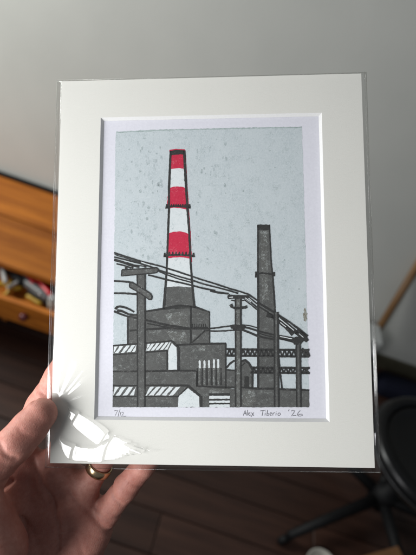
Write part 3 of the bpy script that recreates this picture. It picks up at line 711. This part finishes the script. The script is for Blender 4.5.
for P, c, amp in FAC:
    P = lp(P); sx_, sy_ = [.74 * q for q in slope_for(*c)]; n_ = math.hypot(sx_, sy_)
    cx_, cy_ = loc(*c).x, loc(*c).y
    warp = .0022 * np.sin(Y * 115 + X * 60 + 1) + .0007 * np.sin(Y * 330 - X * 120)
    tt = ((X - cx_) * sx_ + (Y - cy_) * sy_) + warp * n_
    T = amp; ph_ = (tt / T + .5) % 1.0
    saw = np.where(ph_ < .985, ph_, .985 * (1 - ph_) / .015) * T
    sd = sdist(P, X, Y)
    a_ = np.arctan2(Y - th0.y, X - th0.x)
    fray = np.clip((X - lp([(112, 440)])[0][0]) / .012, 0, 1)
    sd = sd + (.0006 * np.sin(a_ * 140) + .0004 * np.sin(a_ * 87 + 1)) * (.12 + fray) + .0001 * np.sin(X * 500 + Y * 300)
    msk = np.clip(sd / .0013 + .5, 0, 1); msk = msk * msk * (3 - 2 * msk)
    Zf += msk * (saw * .85 + .0002)
# soft pull folds fanning out of the thumb tip
th = loc(57, 404); 
for ang, amp, ln, wd in ((38, .0005, .050, .0030), (62, .0004, .040, .0026), (84, .0003, .045, .0030), (12, .0003, .035, .0025), (50, .0002, .06, .0013)):
    a = math.radians(ang); dx, dy = math.cos(a), math.sin(a)
    t = (X - th.x) * dx + (Y - th.y) * dy; s_ = -(X - th.x) * dy + (Y - th.y) * dx
    Zf += amp * np.exp(-(s_ / (wd * (.4 + t / ln * 1.2 + 1e-6).clip(.3, 2))) ** 2) * np.clip(t / .004, 0, 1) * np.clip(1 - t / ln, 0, 1)
# pucker in the right weld
pr = loc(374.6, 441)
rx = np.clip((X - .1018) / .0028, 0, 1); Zf += .0017 * rx * (1 - rx) * 4 * np.exp(-((Y - pr.y) / .0095) ** 4) * (X > .1016)
Zf = np.maximum(Zf, -.0016)
nx_, ny_ = len(ax), len(ay)
V = np.stack([X.ravel(), Y.ravel(), Zf.ravel()], 1)
idx = np.arange(nx_ * ny_).reshape(ny_, nx_)
F = np.stack([idx[:-1, :-1].ravel(), idx[:-1, 1:].ravel(), idx[1:, 1:].ravel(), idx[1:, :-1].ravel()], 1)
mesh_obj('front_sheet', V.tolist(), F.tolist(), M['film'], sl, True)
zb_ = -MT - .0023
mesh_obj('back_sheet', [(SX0, SY0, -.0018), (SX1, SY0, -.0018), (SX1, SY1, -.0018), (SX0, SY1, -.0018), (-.1016, -.127, zb_), (.1016, -.127, zb_), (.1016, .127, zb_), (-.1016, .127, zb_)],
         [(4, 5, 6, 7), (0, 1, 5, 4), (1, 2, 6, 5), (2, 3, 7, 6), (3, 0, 4, 7)], M['film'], sl)
for x in (SX0, SX1):
    s_ = 1 if x > 0 else -1
    bm_obj('side_weld', tube_bm([(x - s_ * .0002, SY0 + .0005, -.0017), (x - s_ * .0002, 0, -.0017), (x - s_ * .0002, SY1, -.0017)], .00028, 8), M['seam'], sl, True)
    bm_obj('side_weld', tube_bm([(x - s_ * .0017, SY0 + .0005, -.0004), (x - s_ * .0019, 0, -.0004), (x - s_ * .0017, SY1, -.0004)], .00016, 8), M['seam'], sl, True)
bm_obj('bottom_fold', tube_bm([(SX0, SY0 + .0003, -.0017), (0, SY0, -.0017), (SX1, SY0 + .0003, -.0017)], .0003, 8), M['seam'], sl, True)
bm_obj('top_lip', tube_bm([(SX0, SY1, -.0016), (0, SY1 - .0004, -.0012), (SX1, SY1, -.0016)], .0003, 8), M['seam'], sl, True)

# ------------------------------------------------------------------ the hand (left, palm to the viewer), one continuous surface
def L3(u, v, z): 
    q = loc(u, v, z / 1000.0); return np.array([q.x * 1000, q.y * 1000, z])
H = .9
def chain(pts, k):
    return ([L3(*p[:3]) for p in pts], [p[3] for p in pts], k)
thumb = chain([(-34, 590, 6, 16), (-32, 496, 26, 15.0), (-9, 467, 21, 12.2), (16, 443, 16, 10.8), (29, 428, 11.5, 10.6), (41, 414, 8.6, 9.9)], 3)
index = chain([(6, 478, -16, 11.5), (24, 438, -16, 9.8), (41, 405, -15, 9.4), (58, 376, -13.4, 8.6), (70, 355, -12.6, 8.3), (84, 332, -11.2, 7.2)], 2.5)
middle = chain([(46, 488, -21, 11), (64, 448, -19, 9.6), (82, 418, -14.5, 9.2), (96, 392, -13, 8.6), (108, 370, -12.6, 8.3), (124, 343, -11.4, 7.4)], 2.5)
ringf = chain([(74, 509, -25, 10.5), (97.5, 470, -19, 7.0), (112, 443, -14.5, 8.7), (126, 418, -13, 8.1), (137, 398, -12.2, 7.9), (152, 372, -11, 7)], 2.5)
pinky = chain([(97, 529, -28, 9.8), (110, 508, -24, 8.6), (126, 487, -18.5, 8.4), (144, 465, -13.4, 7.6), (157, 449, -12, 7.0), (172, 431, -10.4, 6.2)], 2.5)
palm = [chain([(-14, 640, -8, 21), (18, 560, -18, 13), (34, 512, -20, 11.5)], 9), chain([(40, 640, -14, 20), (74, 572, -25, 15.5), (86, 542, -28, 13)], 9),
        chain([(20, 600, -17, 15), (50, 540, -24, 12), (62, 512, -24, 11)], 9), chain([(-26, 612, 4, 18), (-9, 552, 19, 18), (-24, 510, 25, 15.5)], 9),
        chain([(-24, 512, 12, 12), (-2, 500, -2, 11), (12, 482, -14, 10.5)], 8), chain([(14, 488, -18, 9.5), (92, 530, -28, 9.5)], 8),
        chain([(20, 462, -16, 9), (56, 466, -21, 9.5), (78, 484, -24, 9.5), (92, 512, -27, 9)], 7)]
arm_a = L3(4, 650, -8); fore = [(arm_a, 23.0), (arm_a + np.array([-18., -45., 4.]), 25.0), (arm_a + np.array([-42., -110., 20.]), 31.0), (arm_a + np.array([-75., -190., 45.]), 38.0)]
allp = np.array([p for c in [thumb, index, middle, ringf, pinky] + palm for p in c[0]] + [p for p, _ in fore])
lo = allp.min(0) - 42; hi = allp.max(0) + np.array([16, 16, 42]); lo[2] = -50; hi[2] = 86
STEP = 1.05
gx, gy, gz = [np.arange(lo[i], hi[i], STEP, dtype=np.float32) for i in range(3)]
GX, GY, GZ = np.meshgrid(gx, gy, gz, indexing='ij')
def smin(a, b_, k):
    h = np.maximum(k - np.abs(a - b_), 0) / k
    return np.minimum(a, b_) - h * h * k * .25
def seg(a, b_, ra, rb):
    d = (b_ - a).astype(np.float32); L2 = float(d @ d)
    t = np.clip(((GX - a[0]) * d[0] + (GY - a[1]) * d[1] + (GZ - a[2]) * d[2]) / L2, 0, 1)
    return np.sqrt((GX - a[0] - t * d[0]) ** 2 + (GY - a[1] - t * d[1]) ** 2 + (GZ - a[2] - t * d[2]) ** 2) - (ra + (rb - ra) * t)
def cfield(c):
    P, R, k = c; d = None
    for i in range(len(P) - 1):
        s_ = seg(P[i], P[i + 1], R[i], R[i + 1]); d = s_ if d is None else smin(d, s_, k)
    return d
D = None
for c in palm:
    f_ = cfield(c); D = f_ if D is None else smin(D, f_, 13)
for i in range(len(fore) - 1): D = smin(D, seg(fore[i][0], fore[i + 1][0], fore[i][1], fore[i + 1][1]), 10)
fing = None
for c in (index, middle, ringf, pinky):
    f_ = cfield(c); fing = f_ if fing is None else smin(fing, f_, 1.2)
D = smin(D, fing, 5.0)
D = smin(D, cfield(thumb), 4.0)
# the thumb pad lies flat against the sleeve
D = np.where((GX > -106.5) & (GY > -131.5) & (GZ > -1.5) & (GZ < 4), np.maximum(D, .8 - GZ), D)
# creases and folds, pressed into the side that faces the viewer
def crease(pts, depth, w):
    global D
    P = [(loc(u, v, 0).x * 1000, loc(u, v, 0).y * 1000) for u, v in pts]
    d = np.full(GX.shape[:2], 1e9, np.float32); x2, y2 = GX[:, :, 0], GY[:, :, 0]
    for (a, b_), (c_, e_) in zip(P, P[1:]):
        vx, vy = c_ - a, e_ - b_; t = np.clip(((x2 - a) * vx + (y2 - b_) * vy) / (vx * vx + vy * vy), 0, 1)
        d = np.minimum(d, np.hypot(x2 - a - t * vx, y2 - b_ - t * vy))
    D += (depth * np.exp(-(d / w) ** 2))[:, :, None]
crease([(25, 466), (33, 480), (40, 498), (47, 516), (51, 534), (50, 560)], 1.5, 1.5)
crease([(23, 431), (27, 437), (31, 442), (35, 444)], 1.1, 1.2)
crease([(15, 447), (20, 452), (26, 455)], .6, 1.0)
crease([(-4, 494), (3, 487), (9, 483)], 1.8, 1.5)
crease([(2, 486), (6, 494), (5, 502)], .9, 1.1)
crease([(31, 388), (36, 393), (42, 397)], .9, 1.0)
crease([(120, 483), (127, 489), (136, 493)], .8, 1.0)
crease([(62, 500), (74, 517), (88, 533), (101, 550)], 1.3, 1.8)
crease([(84, 520), (92, 527), (102, 533), (112, 531)], .9, 1.2)
crease([(104, 494), (108, 503), (116, 514)], .9, 1.2)
crease([(18, 520), (28, 540), (34, 566)], .5, 1.6)
crease([(60, 540), (70, 552), (76, 570)], .5, 1.5)
for q in ([(10, 430), (15, 436), (18, 443)], [(17, 436), (22, 444), (28, 448)], [(36, 418), (41, 424), (47, 427)], [(2, 458), (8, 466), (16, 468)], [(-2, 470), (6, 476), (12, 476)],
          [(40, 470), (50, 486), (56, 506)], [(56, 478), (66, 492), (72, 506)], [(30, 500), (44, 524), (58, 548)], [(12, 506), (20, 524), (22, 545)], [(64, 520), (78, 524), (92, 522)],
          [(124, 480), (131, 486), (139, 488)], [(108, 505), (114, 509), (122, 510)], [(88, 478), (96, 484), (104, 484)], [(36, 560), (52, 545), (70, 538)], [(29, 383), (35, 388), (43, 391)]):
    crease(q, .45, .8)
# surface nets
def surface_nets(D, org, step):
    S_ = D < 0
    nx, ny, nz = D.shape
    acc = np.zeros((nx - 1, ny - 1, nz - 1, 3), np.float32); cnt = np.zeros((nx - 1, ny - 1, nz - 1), np.float32)
    corners = [(i, j, k) for i in (0, 1) for j in (0, 1) for k in (0, 1)]
    sl_ = lambda A, c: A[c[0]:nx - 1 + c[0], c[1]:ny - 1 + c[1], c[2]:nz - 1 + c[2]]
    for a in corners:
        for ax_ in range(3):
            if a[ax_] == 0:
                b_ = list(a); b_[ax_] = 1; b_ = tuple(b_)
                da, db = sl_(D, a), sl_(D, b_); cr_ = (da < 0) != (db < 0)
                t = np.where(cr_, da / np.where(cr_, da - db, 1), 0)
                for m_ in range(3):
                    acc[..., m_] += np.where(cr_, a[m_] + (t if m_ == ax_ else 0), 0)
                cnt += cr_
    act = cnt > 0
    ids = np.full(act.shape, -1, np.int64); ids[act] = np.arange(act.sum())
    cell = np.argwhere(act)
    V = (cell + acc[act] / cnt[act][:, None]) * step + org
    F = []
    for ax_ in range(3):
        A = S_[:-1] if ax_ == 0 else S_[:, :-1] if ax_ == 1 else S_[:, :, :-1]
        B = S_[1:] if ax_ == 0 else S_[:, 1:] if ax_ == 1 else S_[:, :, 1:]
        e = np.argwhere(A != B)
        u_, w_ = [(1, 2), (2, 0), (0, 1)][ax_]
        ok = (e[:, u_] > 0) & (e[:, w_] > 0) & (e[:, u_] < D.shape[u_] - 1) & (e[:, w_] < D.shape[w_] - 1)
        e = e[ok]
        def cid(du, dw):
            q = e.copy(); q[:, u_] += du; q[:, w_] += dw; return ids[q[:, 0], q[:, 1], q[:, 2]]
        q = np.stack([cid(-1, -1), cid(0, -1), cid(0, 0), cid(-1, 0)], 1)
        fl_ = ~A[e[:, 0], e[:, 1], e[:, 2]]
        q[fl_] = q[fl_][:, ::-1]
        F.append(q)
    return V, np.concatenate(F)
Vh, Fh = surface_nets(D, lo, STEP)
# light smoothing of the net
from collections import defaultdict
E_ = np.concatenate([Fh[:, [0, 1]], Fh[:, [1, 2]], Fh[:, [2, 3]], Fh[:, [3, 0]]])
for it_ in range(2):
    s_ = np.zeros_like(Vh); c_ = np.zeros(len(Vh))
    ia = np.concatenate([E_[:, 0], E_[:, 1]]); ib = np.concatenate([E_[:, 1], E_[:, 0]]); c_ = np.bincount(ia, minlength=len(Vh))
    for m_ in range(3): s_[:, m_] = np.bincount(ia, weights=Vh[ib, m_], minlength=len(Vh))
    Vh = Vh * .55 + .45 * s_ / c_[:, None]
person = empty('person', mat=PM); tag(person, 'left hand holding the sleeved mat at its lower left corner, thumb in front', 'hand')
mesh_obj('hand', (Vh / 1000).tolist(), Fh.tolist(), M['skin'], person, True)
def nail(c, nrm, sz):
    P = c[0]; R = c[1]
    d = Vector(P[-1] - P[-2]).normalized(); n = Vector(nrm); n = (n - d * n.dot(d)).normalized(); s = d.cross(n)
    bm = bmesh.new(); bmesh.ops.create_uvsphere(bm, u_segments=16, v_segments=8, radius=1)
    cc = Vector(P[-1]) + n * (R[-1] - .7) - d * 1.0
    Mx = Matrix(((s.x * sz[0], d.x * sz[1], n.x * sz[2], cc.x), (s.y * sz[0], d.y * sz[1], n.y * sz[2], cc.y), (s.z * sz[0], d.z * sz[1], n.z * sz[2], cc.z), (0, 0, 0, 1)))
    bm.transform(Matrix.Scale(.001, 4) @ Mx)
    bm_obj('fingernail', bm, M['nail'], person, True)
nail(thumb, (-.55, .15, -.8), (5.5, 7, 1.3))
for c in (index, middle, ringf, pinky): nail(c, (0, 0, -1), (4.6, 6, 1.2))
# ring on the ring finger
P, R, _ = ringf
d = Vector(P[2] - P[0]).normalized(); cc = Vector(P[1]) + d * 2.2
q = d.to_track_quat('Z', 'Y').to_matrix().to_4x4()
rr = 7.5
prof = [(rr, -2.9), (rr + .9, -2.9), (rr + 1.35, -2.2), (rr + 1.5, 0), (rr + 1.35, 2.2), (rr + .9, 2.9), (rr, 2.9), (rr - .1, 0), (rr, -2.9)]
ro = bm_obj('finger_ring', lathe_bm([(a / 1000, b_ / 1000) for a, b_ in prof], 64, None), M['gold'], None, True)
ro.matrix_world = PM @ Matrix.Translation(cc / 1000) @ q
tag(ro, 'plain gold band worn on the ring finger just below the mat', 'ring')
